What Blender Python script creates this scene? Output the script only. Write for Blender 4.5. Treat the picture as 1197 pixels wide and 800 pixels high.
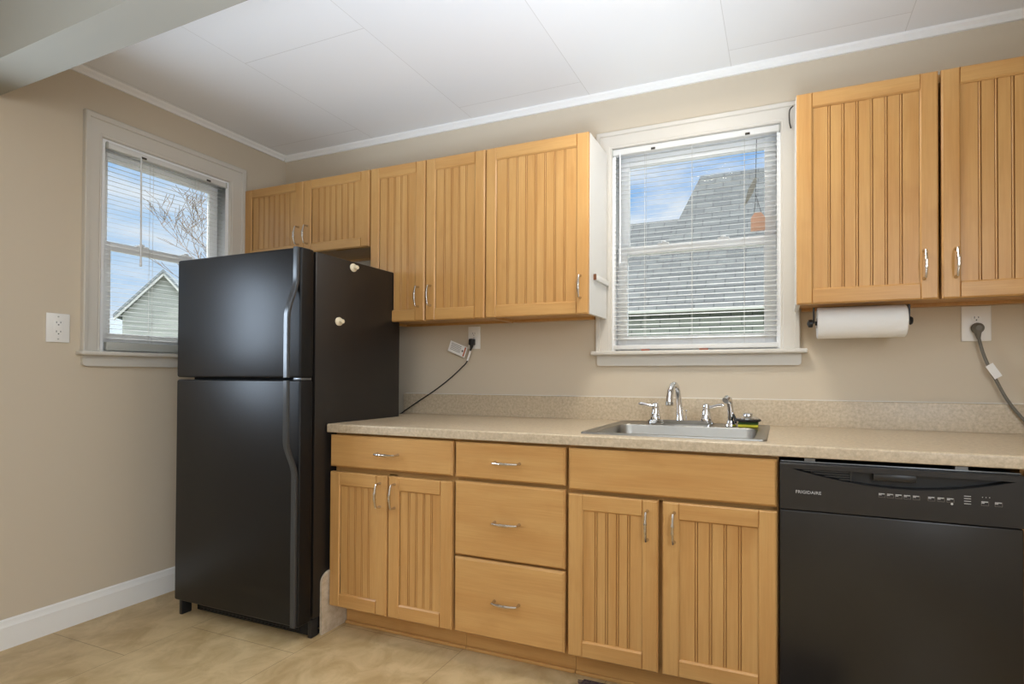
import bpy, bmesh, math, random
from mathutils import Vector, Matrix, noise
random.seed(7)
PI = math.pi
for o in list(bpy.data.objects): bpy.data.objects.remove(o)
SC = bpy.context.scene
COL = SC.collection

# ------------------------------------------------------------------ camera
CX, CY, CZ = 2.93417, -2.25142, 1.09841
YAW, PIT, ROL, FPX, SX, SY = 0.34075, 0.01008, 0.00339, 579.39, 109.72, 34.70
f_ = Vector((-math.sin(YAW)*math.cos(PIT), math.cos(YAW)*math.cos(PIT), math.sin(PIT)))
r0 = Vector((math.cos(YAW), math.sin(YAW), 0)); u0_ = r0.cross(f_)
r_ = r0*math.cos(ROL) + u0_*math.sin(ROL); u_ = -r0*math.sin(ROL) + u0_*math.cos(ROL)
cam = bpy.data.cameras.new('camera'); camo = bpy.data.objects.new('camera', cam); COL.objects.link(camo)
M4 = Matrix.Identity(4)
for i in range(3):
    M4[i][0], M4[i][1], M4[i][2] = r_[i], u_[i], -f_[i]
M4[0][3], M4[1][3], M4[2][3] = CX, CY, CZ
camo.matrix_world = M4
cam.sensor_fit = 'HORIZONTAL'; cam.sensor_width = 36.0
cam.lens = FPX/1197*36.0
cam.shift_x = -SX/1197; cam.shift_y = SY/1197
cam.clip_start = 0.02; cam.clip_end = 300
SC.camera = camo

# ------------------------------------------------------------------ exposure, sky, lights
SC.view_settings.view_transform = 'Standard'; SC.view_settings.look = 'None'
SC.view_settings.gamma = 1.0; SC.view_settings.use_curve_mapping = False
SC.view_settings.exposure = 0.0
SKY_STRENGTH = 1.0
SUN_STRENGTH = 3.0
LAMP_W = 11          # kitchen ceiling lamp
ROOM_W = 10          # added fill from above in the unseen next room
REAR_W = 5          # added soft fill from behind the camera
SIDE_W = 14          # added light that gives the freezer door its blue reflection

RIGHT_W = 54         # added fill from the right that brightens the left wall
BOUNCE_W = 25        # added up-light that brightens the ceiling

def lin(c):
    c = c/255.0
    return c/12.92 if c <= 0.04045 else ((c+0.055)/1.055)**2.4
def rgb(r, g, b): return (lin(r), lin(g), lin(b), 1.0)

W = bpy.data.worlds.new('sky'); SC.world = W; W.use_nodes = True
nt = W.node_tree; nt.nodes.clear()
def N(nt, t, **kw):
    n = nt.nodes.new(t)
    for k, v in kw.items():
        if k.startswith('i_'): n.inputs[k[2:].replace('_', ' ')].default_value = v
        else: setattr(n, k, v)
    return n
wo = N(nt, 'ShaderNodeOutputWorld'); bg = N(nt, 'ShaderNodeBackground'); tc = N(nt, 'ShaderNodeTexCoord')
sx = N(nt, 'ShaderNodeSeparateXYZ'); nt.links.new(tc.outputs['Generated'], sx.inputs[0])
rp = N(nt, 'ShaderNodeValToRGB'); nt.links.new(sx.outputs['Z'], rp.inputs[0])
rp.color_ramp.elements[0].position = 0.0; rp.color_ramp.elements[0].color = rgb(222, 234, 250)
rp.color_ramp.elements[1].position = 0.46; rp.color_ramp.elements[1].color = rgb(118, 176, 242)
e = rp.color_ramp.elements.new(0.58); e.color = (7.0, 7.2, 7.5, 1)
e = rp.color_ramp.elements.new(0.2); e.color = rgb(168, 208, 248)
mp = N(nt, 'ShaderNodeMapping'); mp.inputs['Scale'].default_value = (2.2, 2.2, 6.0); mp.inputs['Location'].default_value = (0.35, 0.6, 0.1)
nt.links.new(tc.outputs['Generated'], mp.inputs[0])
nz = N(nt, 'ShaderNodeTexNoise', i_Scale=1.6, i_Detail=7.0, i_Roughness=0.55); nt.links.new(mp.outputs[0], nz.inputs['Vector'])
cr = N(nt, 'ShaderNodeValToRGB'); nt.links.new(nz.outputs['Fac'], cr.inputs[0])
cr.color_ramp.elements[0].position = 0.43; cr.color_ramp.elements[0].color = (0, 0, 0, 1)
cr.color_ramp.elements[1].position = 0.60; cr.color_ramp.elements[1].color = (0.9, 0.85, 0.85, 1)
mx = N(nt, 'ShaderNodeMixRGB'); nt.links.new(cr.outputs[0], mx.inputs[0]); nt.links.new(rp.outputs[0], mx.inputs[1])
mx.inputs[2].default_value = rgb(244, 247, 252)
nt.links.new(mx.outputs[0], bg.inputs[0]); bg.inputs[1].default_value = SKY_STRENGTH; nt.links.new(bg.outputs[0], wo.inputs[0])

def light(name, kind, loc, energy, color, target=None, size=1.0, size_y=None, radius=None):
    l = bpy.data.lights.new(name, kind); l.energy = energy; l.color = color
    if kind == 'AREA':
        l.size = size
        if size_y: l.shape = 'RECTANGLE'; l.size_y = size_y
    if radius: l.shadow_soft_size = radius
    o = bpy.data.objects.new(name, l); COL.objects.link(o); o.location = loc
    if target: o.rotation_euler = (Vector(target)-Vector(loc)).to_track_quat('-Z', 'Y').to_euler()
    return o
sun = light('sun', 'SUN', (-3.5, -8, 6.5), SUN_STRENGTH, (1.0, 0.95, 0.88), target=(0, 0, 0)); sun.data.angle = 0.02
light('next_room_fill', 'AREA', (2.3, -3.3, 2.40), ROOM_W, (0.92, 0.97, 1.02), target=(2.3, -3.3, 0), size=1.3)  # added overhead fill, no lamp fixture there
light('ceiling_fill', 'AREA', (2.9, -2.55, 0.70), BOUNCE_W, (0.78, 0.93, 1.14), target=(2.4, -1.60, 2.47), size=0.9).data.spread = 1.45  # added fill aimed up at the kitchen ceiling
light('right_fill', 'AREA', (4.2, -2.9, 1.5), RIGHT_W, (0.86, 0.95, 1.05), target=(0, -2.0, 0.7), size=1.2, size_y=1.3)  # added fill panel, the right wall has no window
light('rear_fill', 'AREA', (2.6, -4.35, 1.55), REAR_W, (0.86, 0.95, 1.06), target=(2.2, 0, 1.2), size=2.6, size_y=1.6)  # added fill panel, the front wall has no window
light('side_reflection_light', 'AREA', (0.02, -1.50, 1.44), SIDE_W, (0.74, 0.90, 1.10), target=(3, -1.50, 1.44), size=0.40, size_y=0.66).data.spread = 2.75  # added wall panel, placed for the reflection on the refrigerator

# ------------------------------------------------------------------ materials
MATS = {}
def mat(name, col=(0.5, 0.5, 0.5, 1), rough=0.5, metal=0.0, spec=0.5, coat=0.0, bump=None, var=None, emis=None):
    m = bpy.data.materials.new(name); m.use_nodes = True; nt = m.node_tree; b = nt.nodes['Principled BSDF']
    b.inputs['Base Color'].default_value = col; b.inputs['Roughness'].default_value = rough; b.inputs['Metallic'].default_value = metal
    b.inputs['Specular IOR Level'].default_value = spec; b.inputs['Coat Weight'].default_value = coat
    tc = N(nt, 'ShaderNodeTexCoord')
    if var:      # (scale, colour2, detail, lo, hi)
        n = N(nt, 'ShaderNodeTexNoise', i_Scale=var[0], i_Detail=var[2], i_Roughness=0.6); nt.links.new(tc.outputs['Object'], n.inputs['Vector'])
        r = N(nt, 'ShaderNodeValToRGB'); nt.links.new(n.outputs['Fac'], r.inputs[0])
        r.color_ramp.elements[0].color = col; r.color_ramp.elements[1].color = var[1]
        r.color_ramp.elements[0].position = var[3]; r.color_ramp.elements[1].position = var[4]
        nt.links.new(r.outputs[0], b.inputs['Base Color'])
    if bump:     # (scale, strength, distance)
        n = N(nt, 'ShaderNodeTexNoise', i_Scale=bump[0], i_Detail=3.0); nt.links.new(tc.outputs['Object'], n.inputs['Vector'])
        bp = N(nt, 'ShaderNodeBump', i_Strength=bump[1], i_Distance=bump[2]); nt.links.new(n.outputs['Fac'], bp.inputs['Height'])
        nt.links.new(bp.outputs[0], b.inputs['Normal'])
    if emis:
        b.inputs['Emission Color'].default_value = emis[0]; b.inputs['Emission Strength'].default_value = emis[1]
    MATS[name] = m; return m

def wood(name, axis, c1, c2, c3):
    """maple: broad soft figure plus fine streaks that run along one axis"""
    m = bpy.data.materials.new(name); m.use_nodes = True; nt = m.node_tree; b = nt.nodes['Principled BSDF']
    tc = N(nt, 'ShaderNodeTexCoord'); oi = N(nt, 'ShaderNodeObjectInfo')
    mul = N(nt, 'ShaderNodeMath', operation='MULTIPLY'); mul.inputs[1].default_value = 37.0; nt.links.new(oi.outputs['Random'], mul.inputs[0])
    add = N(nt, 'ShaderNodeVectorMath', operation='ADD'); nt.links.new(tc.outputs['Object'], add.inputs[0]); nt.links.new(mul.outputs[0], add.inputs[1])
    def tex(sl, sc, det):
        mp = N(nt, 'ShaderNodeMapping'); s = [sc, sc, sc]; s['xyz'.index(axis)] = sl; mp.inputs['Scale'].default_value = s
        nt.links.new(add.outputs[0], mp.inputs[0])
        n = N(nt, 'ShaderNodeTexNoise', i_Scale=1.0, i_Detail=det, i_Roughness=0.6); nt.links.new(mp.outputs[0], n.inputs['Vector']); return n
    a = tex(1.6, 16.0, 4.0); f = tex(6.0, 190.0, 2.0); g = tex(3.5, 6.0, 3.0)
    r = N(nt, 'ShaderNodeValToRGB'); nt.links.new(a.outputs['Fac'], r.inputs[0])
    r.color_ramp.elements[0].position = 0.3; r.color_ramp.elements[0].color = c2
    r.color_ramp.elements[1].position = 0.62; r.color_ramp.elements[1].color = c1
    r2 = N(nt, 'ShaderNodeValToRGB'); nt.links.new(f.outputs['Fac'], r2.inputs[0])
    r2.color_ramp.elements[0].position = 0.35; r2.color_ramp.elements[0].color = (0.86, 0.83, 0.78, 1)
    r2.color_ramp.elements[1].position = 0.6; r2.color_ramp.elements[1].color = (1, 1, 1, 1)
    mm = N(nt, 'ShaderNodeMixRGB', blend_type='MULTIPLY'); mm.inputs[0].default_value = 0.4
    nt.links.new(r.outputs[0], mm.inputs[1]); nt.links.new(r2.outputs[0], mm.inputs[2])
    r3 = N(nt, 'ShaderNodeValToRGB'); nt.links.new(g.outputs['Fac'], r3.inputs[0])
    r3.color_ramp.elements[0].position = 0.58; r3.color_ramp.elements[0].color = (0, 0, 0, 1)
    r3.color_ramp.elements[1].position = 0.8; r3.color_ramp.elements[1].color = (0.6, 0.6, 0.6, 1)
    m2 = N(nt, 'ShaderNodeMixRGB'); nt.links.new(r3.outputs[0], m2.inputs[0]); nt.links.new(mm.outputs[0], m2.inputs[1]); m2.inputs[2].default_value = c3
    nt.links.new(m2.outputs[0], b.inputs['Base Color'])
    b.inputs['Roughness'].default_value = 0.36; b.inputs['Specular IOR Level'].default_value = 0.4
    MATS[name] = m; return m
WC = (rgb(203, 157, 97), rgb(191, 141, 82), rgb(172, 122, 66))
wood('wood_v', 'z', *WC); wood('wood_h', 'x', *WC); wood('wood_d', 'y', *WC)
mat('groove', rgb(180, 128, 70), 0.6)
mat('white_melamine', rgb(222, 219, 213), 0.3)
mat('wall_paint', rgb(207, 193, 171), 0.75, bump=(160, 0.06, 0.002), spec=0.3)
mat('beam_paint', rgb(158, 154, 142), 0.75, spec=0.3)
mat('trim_white', rgb(208, 202, 191), 0.38)
mat('crown_white', rgb(240, 238, 233), 0.4)
mat('vinyl_white', rgb(246, 247, 247), 0.35)
mat('blind_white', rgb(218, 217, 213), 0.42)
mat('rail_grey', rgb(176, 176, 168), 0.4)
mat('clear_wand', rgb(235, 238, 240), 0.15)
mat('dark_metal', rgb(70, 66, 60), 0.45, 0.6)
mat('rust_clip', rgb(160, 78, 44), 0.55)
mat('counter', rgb(206, 188, 160), 0.34, var=(90, rgb(174, 156, 130), 6.0, 0.3, 0.7))
mat('laminate_end', rgb(206, 190, 166), 0.45, var=(40, rgb(184, 164, 138), 5.0, 0.36, 0.66))
mat('steel', rgb(160, 157, 150), 0.34, 1.0)
mat('chrome', rgb(222, 222, 224), 0.08, 1.0)
mat('nickel', rgb(206, 200, 190), 0.25, 1.0)
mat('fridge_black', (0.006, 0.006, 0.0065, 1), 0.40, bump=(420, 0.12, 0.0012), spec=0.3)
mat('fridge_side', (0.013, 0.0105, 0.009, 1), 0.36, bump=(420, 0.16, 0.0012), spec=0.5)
mat('handle_black', (0.03, 0.034, 0.038, 1), 0.28, spec=0.6)
mat('gasket', (0.004, 0.004, 0.004, 1), 0.8)
mat('dw_black', (0.013, 0.0115, 0.010, 1), 0.3, var=(3.5, (0.019, 0.017, 0.015, 1), 4.0, 0.4, 0.8), bump=(60, 0.05, 0.002))
mat('dw_panel', (0.016, 0.0145, 0.014, 1), 0.34)
mat('dw_vent', (0.045, 0.044, 0.043, 1), 0.35)
mat('dw_recess', (0.006, 0.006, 0.006, 1), 0.5)
mat('print_grey', rgb(190, 190, 188), 0.5)
mat('strip_metal', rgb(120, 122, 124), 0.35, 0.8)
mat('plastic_white', rgb(238, 235, 229), 0.35)
mat('plastic_black', (0.012, 0.012, 0.013, 1), 0.4)
mat('plastic_grey', rgb(110, 106, 96), 0.5)
mat('slot_dark', (0.02, 0.018, 0.016, 1), 0.6)
mat('paper', rgb(240, 238, 234), 0.9, bump=(220, 0.25, 0.003), spec=0.1)
mat('card_brown', rgb(150, 116, 80), 0.8)
mat('tag_print', rgb(120, 112, 104), 0.7)
mat('tag_orange', rgb(190, 96, 44), 0.6)
mat('cream_plastic', rgb(226, 214, 186), 0.4)
mat('sponge_yellow', rgb(214, 204, 60), 0.9, bump=(300, 0.6, 0.004))
mat('sponge_green', rgb(70, 96, 48), 0.95, bump=(400, 0.6, 0.003))
mat('rubber', (0.012, 0.012, 0.012, 1), 0.5)
mat('brown_wood', rgb(110, 66, 34), 0.6)
mat('terracotta', rgb(224, 180, 152), 0.8)
mat('bird_metal', rgb(150, 148, 138), 0.5)
mat('rug_dark', rgb(58, 44, 46), 0.95, var=(120, rgb(96, 80, 76), 3.0, 0.4, 0.6))
mat('siding_pale', rgb(162, 166, 160), 0.7)
mat('shingle_far', rgb(126, 134, 138), 0.85)
mat('trim_ext', rgb(226, 228, 226), 0.6)
mat('bark', rgb(128, 112, 98), 0.9)
mat('lawn', rgb(122, 120, 100), 0.95, var=(2.0, rgb(104, 102, 82), 6.0, 0.3, 0.7))
mat('lamp_glass', rgb(250, 246, 236), 0.4, emis=(rgb(255, 240, 214), 2.2))
mat('white_caulk', rgb(226, 220, 208), 0.7)

def tiles(name, col, seam, colw, length, xo, yo, rough, mott=None, mortar=0.0016, bump=0.0):
    """columns of tiles running in y, staggered (brick texture turned so that its rows are the columns)"""
    m = bpy.data.materials.new(name); m.use_nodes = True; nt = m.node_tree; b = nt.nodes['Principled BSDF']
    tc = N(nt, 'ShaderNodeTexCoord'); sp = N(nt, 'ShaderNodeSeparateXYZ'); cb = N(nt, 'ShaderNodeCombineXYZ')
    mp = N(nt, 'ShaderNodeMapping'); mp.inputs['Location'].default_value = (-xo, -yo, 0)
    nt.links.new(tc.outputs['Object'], mp.inputs[0]); nt.links.new(mp.outputs[0], sp.inputs[0])
    nt.links.new(sp.outputs['Y'], cb.inputs['X']); nt.links.new(sp.outputs['X'], cb.inputs['Y'])
    br = N(nt, 'ShaderNodeTexBrick', i_Scale=1.0, i_Mortar_Size=mortar, i_Mortar_Smooth=0.3, i_Brick_Width=length, i_Row_Height=colw)
    br.offset = 0.5
    nt.links.new(cb.outputs[0], br.inputs['Vector'])
    br.inputs['Color1'].default_value = col; br.inputs['Color2'].default_value = tuple(0.97*c for c in col[:3])+(1,); br.inputs['Mortar'].default_value = seam
    out = br.outputs['Color']
    if mott:
        n = N(nt, 'ShaderNodeTexNoise', i_Scale=mott[0], i_Detail=7.0, i_Roughness=0.62, i_Distortion=0.6)
        nt.links.new(tc.outputs['Object'], n.inputs['Vector'])
        r = N(nt, 'ShaderNodeValToRGB'); nt.links.new(n.outputs['Fac'], r.inputs[0])
        r.color_ramp.elements[0].position = 0.35; r.color_ramp.elements[0].color = mott[1]
        r.color_ramp.elements[1].position = 0.62; r.color_ramp.elements[1].color = (1, 1, 1, 1)
        mm = N(nt, 'ShaderNodeMixRGB', blend_type='MULTIPLY'); mm.inputs[0].default_value = 1.0
        nt.links.new(out, mm.inputs[1]); nt.links.new(r.outputs[0], mm.inputs[2]); out = mm.outputs[0]
    nt.links.new(out, b.inputs['Base Color']); b.inputs['Roughness'].default_value = rough
    MATS[name] = m
tiles('ceiling_tile', rgb(238, 238, 237), rgb(214, 213, 210), 0.67, 1.22, 0.045, -0.745, 0.8)
tiles('floor_tile', rgb(206, 180, 136), rgb(140, 116, 84), 0.61, 0.47, 0.507, -1.04, 0.38, mott=(8.0, (0.72, 0.67, 0.58, 1)), mortar=0.0012)

def shingle(name, c1, c2, seam, bw, rh):
    m = bpy.data.materials.new(name); m.use_nodes = True; nt = m.node_tree; b = nt.nodes['Principled BSDF']
    tc = N(nt, 'ShaderNodeTexCoord'); sp = N(nt, 'ShaderNodeSeparateXYZ'); cb = N(nt, 'ShaderNodeCombineXYZ')
    nt.links.new(tc.outputs['Object'], sp.inputs[0]); nt.links.new(sp.outputs['X'], cb.inputs['X']); nt.links.new(sp.outputs['Z'], cb.inputs['Y'])
    br = N(nt, 'ShaderNodeTexBrick', i_Scale=1.0, i_Mortar_Size=0.008, i_Brick_Width=bw, i_Row_Height=rh, i_Bias=0.0)
    nt.links.new(cb.outputs[0], br.inputs['Vector'])
    br.inputs['Color1'].default_value = c1; br.inputs['Color2'].default_value = c2; br.inputs['Mortar'].default_value = seam
    nt.links.new(br.outputs['Color'], b.inputs['Base Color']); b.inputs['Roughness'].default_value = 0.9
    MATS[name] = m
shingle('shingle_roof', rgb(100, 103, 103), rgb(88, 91, 92), rgb(62, 64, 65), 0.32, 0.14)
shingle('shingle_wall', rgb(118, 124, 116), rgb(104, 110, 103), rgb(74, 79, 74), 0.34, 0.15)

def glass():
    m = bpy.data.materials.new('window_glass'); m.use_nodes = True; nt = m.node_tree; nt.nodes.clear()
    o = N(nt, 'ShaderNodeOutputMaterial'); t = N(nt, 'ShaderNodeBsdfTransparent'); g = N(nt, 'ShaderNodeBsdfGlossy')
    g.inputs['Roughness'].default_value = 0.02; fr = N(nt, 'ShaderNodeFresnel', i_IOR=1.1); mx = N(nt, 'ShaderNodeMixShader')
    t.inputs[0].default_value = (0.96, 0.975, 0.97, 1)
    nt.links.new(fr.outputs[0], mx.inputs[0]); nt.links.new(t.outputs[0], mx.inputs[1]); nt.links.new(g.outputs[0], mx.inputs[2]); nt.links.new(mx.outputs[0], o.inputs[0])
    MATS['window_glass'] = m
glass()

# ------------------------------------------------------------------ mesh helpers
ORIG = {}
class MB:
    """collects shapes in world coordinates, builds ONE mesh object"""
    def __init__(s): s.bm = bmesh.new(); s.mats = []
    def mi(s, m):
        if m not in s.mats: s.mats.append(m)
        return s.mats.index(m)
    def _merge(s, b2, m):
        i = s.mi(m); vm = {}
        for v in b2.verts: vm[v] = s.bm.verts.new(v.co)
        for f in b2.faces:
            try: nf = s.bm.faces.new([vm[v] for v in f.verts]); nf.material_index = i
            except ValueError: pass
        b2.free()
    def box(s, x0, x1, y0, y1, z0, z1, m, bev=0.0, seg=2, pick=None):
        b = bmesh.new(); bmesh.ops.create_cube(b, size=1.0)
        for v in b.verts: v.co = Vector((x0+(v.co.x+.5)*(x1-x0), y0+(v.co.y+.5)*(y1-y0), z0+(v.co.z+.5)*(z1-z0)))
        if bev > 0:
            es = [e for e in b.edges if (pick is None or pick((e.verts[0].co+e.verts[1].co)/2, e))]
            bmesh.ops.bevel(b, geom=es, offset=bev, segments=seg, affect='EDGES', profile=0.5)
        s._merge(b, m); return s
    def front(s, x0, x1, yf, yb, z0, z1, m, bev, sides='lrtb', seg=1):
        """a board whose front (small y) edges are chamfered on the named sides"""
        e_ = 1e-5
        def pick(c, e):
            if abs(c.y-yf) > e_: return False
            return ('l' in sides and abs(c.x-x0) < e_) or ('r' in sides and abs(c.x-x1) < e_) or ('t' in sides and abs(c.z-z1) < e_) or ('b' in sides and abs(c.z-z0) < e_)
        return s.box(x0, x1, yf, yb, z0, z1, m, bev, seg, pick)
    def prism(s, poly, axis, a0, a1, m):
        b = bmesh.new()
        def P(u, v, a): return {'x': (a, u, v), 'y': (u, a, v), 'z': (u, v, a)}[axis]
        A = [b.verts.new(P(u, v, a0)) for u, v in poly]; B = [b.verts.new(P(u, v, a1)) for u, v in poly]
        n = len(poly); b.faces.new(A); b.faces.new(B[::-1])
        for i in range(n): b.faces.new((A[i], A[(i+1) % n], B[(i+1) % n], B[i]))
        s._merge(b, m); return s
    def grid(s, rows, m, closed=False):
        """rows of points -> quads"""
        b = bmesh.new(); V = [[b.verts.new(p) for p in r] for r in rows]
        for i in range(len(V)-1):
            n = len(V[i])
            for j in range(n if closed else n-1):
                k = (j+1) % n
                try: b.faces.new((V[i][j], V[i][k], V[i+1][k], V[i+1][j]))
                except ValueError: pass
        s._merge(b, m); return s
    def tube(s, pts, r, m, n=10, sx=1.0):
        pts = [Vector(p) for p in pts]; rr = r if isinstance(r, (list, tuple)) else [r]*len(pts)
        b = bmesh.new(); rings = []; prev = None
        for i, p in enumerate(pts):
            t = (pts[min(i+1, len(pts)-1)]-pts[max(i-1, 0)]).normalized()
            if prev is None:
                a = Vector((0, 0, 1)) if abs(t.z) < 0.9 else Vector((1, 0, 0)); nx = t.cross(a).normalized()
            else: nx = (prev - t*prev.dot(t)).normalized()
            prev = nx; ny = t.cross(nx)
            rings.append([b.verts.new(p + (nx*math.cos(2*PI*k/n)*sx + ny*math.sin(2*PI*k/n))*rr[i]) for k in range(n)])
        for i in range(len(rings)-1):
            for k in range(n): b.faces.new((rings[i][k], rings[i][(k+1) % n], rings[i+1][(k+1) % n], rings[i+1][k]))
        b.faces.new(rings[0][::-1]); b.faces.new(rings[-1]); s._merge(b, m); return s
    def lathe(s, prof, c, m, n=28, axis='z', squash=(1, 1)):
        """profile of (radius, height) turned about an axis through c"""
        b = bmesh.new(); rings = []
        for r, h in prof:
            ring = []
            for k in range(n):
                a = 2*PI*k/n; u, v = r*math.cos(a)*squash[0], r*math.sin(a)*squash[1]
                ring.append(b.verts.new({'z': (c[0]+u, c[1]+v, c[2]+h), 'y': (c[0]+u, c[1]+h, c[2]+v), 'x': (c[0]+h, c[1]+u, c[2]+v)}[axis]))
            rings.append(ring)
        for i in range(len(rings)-1):
            for k in range(n): b.faces.new((rings[i][k], rings[i][(k+1) % n], rings[i+1][(k+1) % n], rings[i+1][k]))
        b.faces.new(rings[0]); b.faces.new(rings[-1]); s._merge(b, m); return s
    def build(s, name, parent=None, origin=None, xf=None, smooth=True, angle=0.55, label=None):
        off = Vector(origin) if origin is not None else (ORIG[parent.as_pointer()] if parent else Vector((0, 0, 0)))
        bm = s.bm
        if xf:
            for v in bm.verts: v.co = Vector(xf(*v.co))
        for v in bm.verts: v.co -= off
        bmesh.ops.remove_doubles(bm, verts=bm.verts, dist=1e-6)
        bmesh.ops.recalc_face_normals(bm, faces=bm.faces)
        if smooth:
            for f in bm.faces: f.smooth = True
            for e in bm.edges:
                if len(e.link_faces) == 2 and e.calc_face_angle(0) > angle: e.smooth = False
        me = bpy.data.meshes.new(name); bm.to_mesh(me); bm.free()
        for m in s.mats: me.materials.append(MATS[m])
        o = bpy.data.objects.new(name, me); COL.objects.link(o)
        if parent: o.parent = parent
        else: o.location = off
        ORIG[o.as_pointer()] = off.copy()
        if label: o['label'] = label
        return o
KEEP = []
def thing(name, loc, label, cat, group=None):
    o = bpy.data.objects.new(name, None); COL.objects.link(o); o.location = loc; o.empty_display_size = 0.05
    ORIG[o.as_pointer()] = Vector(loc); KEEP.append(o)
    return tag(o, label, cat, group)
def tag(o, label, cat, group=None):
    o['label'] = label; o['category'] = cat
    if group: o['group'] = group
    return o
def struct(o): o['kind'] = 'structure'; return o

# ------------------------------------------------------------------ room shell
XL, XR, YF, ZC = 0.0, 4.25, -4.5, 2.468
T = 0.14
# openings (inside the casings)
B_U0, B_U1, B_Z0, B_Z1 = 2.168, 2.930, 1.219, 2.190       # window over the sink
L_U0, L_U1, L_Z0, L_Z1 = -0.898, -0.342, 1.206, 2.185     # window in the left wall
m = MB()
m.box(XL-T, B_U0, 0, T, 0, ZC, 'wall_paint').box(B_U1, XR+T, 0, T, 0, ZC, 'wall_paint')
m.box(B_U0, B_U1, 0, T, 0, B_Z0-0.001, 'wall_paint').box(B_U0, B_U1, 0, T, B_Z1, ZC, 'wall_paint')
struct(m.build('wall_back'))
m = MB()
m.box(XL-T, XL, YF, L_U0, 0, ZC, 'wall_paint').box(XL-T, XL, L_U1, 0, 0, ZC, 'wall_paint')
m.box(XL-T, XL, L_U0, L_U1, 0, L_Z0-0.001, 'wall_paint').box(XL-T, XL, L_U0, L_U1, L_Z1, ZC, 'wall_paint')
struct(m.build('wall_left'))
struct(MB().box(XR, XR+T, YF, 0, 0, ZC, 'wall_paint').build('wall_right'))
struct(MB().box(XL-T, XR+T, YF-T, YF, 0, ZC, 'wall_paint').build('wall_front'))
struct(MB().box(XL-T, XR+T, YF-T, T, -0.1, 0, 'floor_tile').build('floor'))
struct(MB().box(XL-T, XR+T, YF-T, T, ZC, ZC+0.1, 'ceiling_tile').build('ceiling'))
# header left where a wall was taken out, crossing the room
def hy(x, f): return (-1.333-0.024*x) if f else (-1.218-0.0172*x)
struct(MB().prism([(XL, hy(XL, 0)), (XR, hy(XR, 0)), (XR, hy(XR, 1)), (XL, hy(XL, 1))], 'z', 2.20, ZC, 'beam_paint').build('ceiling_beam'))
# crown strip (small cove) along back and left walls
def crown(o): return [(0, 2.437), (0, ZC), (o*0.024, ZC), (o*0.022, 2.459), (o*0.012, 2.449), (o*0.010, 2.437)]
struct(MB().prism(crown(-1), 'x', XL, XR, 'crown_white').build('trim_1'))
struct(MB().prism([(-u if False else u, v) for u, v in crown(1)], 'y', -1.215, -0.022, 'crown_white').build('trim_2'))
# baseboard along the left wall
bb = [(0, 0), (0.014, 0), (0.014, 0.088), (0.010, 0.094), (0.008, 0.112), (0.003, 0.118), (0, 0.118)]
struct(MB().prism(bb, 'y', YF, -0.002, 'crown_white').build('baseboard_left'))
struct(MB().prism([(-v[0]+XR, v[1]) for v in bb], 'y', YF, -0.7, 'trim_white').build('baseboard_right'))

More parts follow.
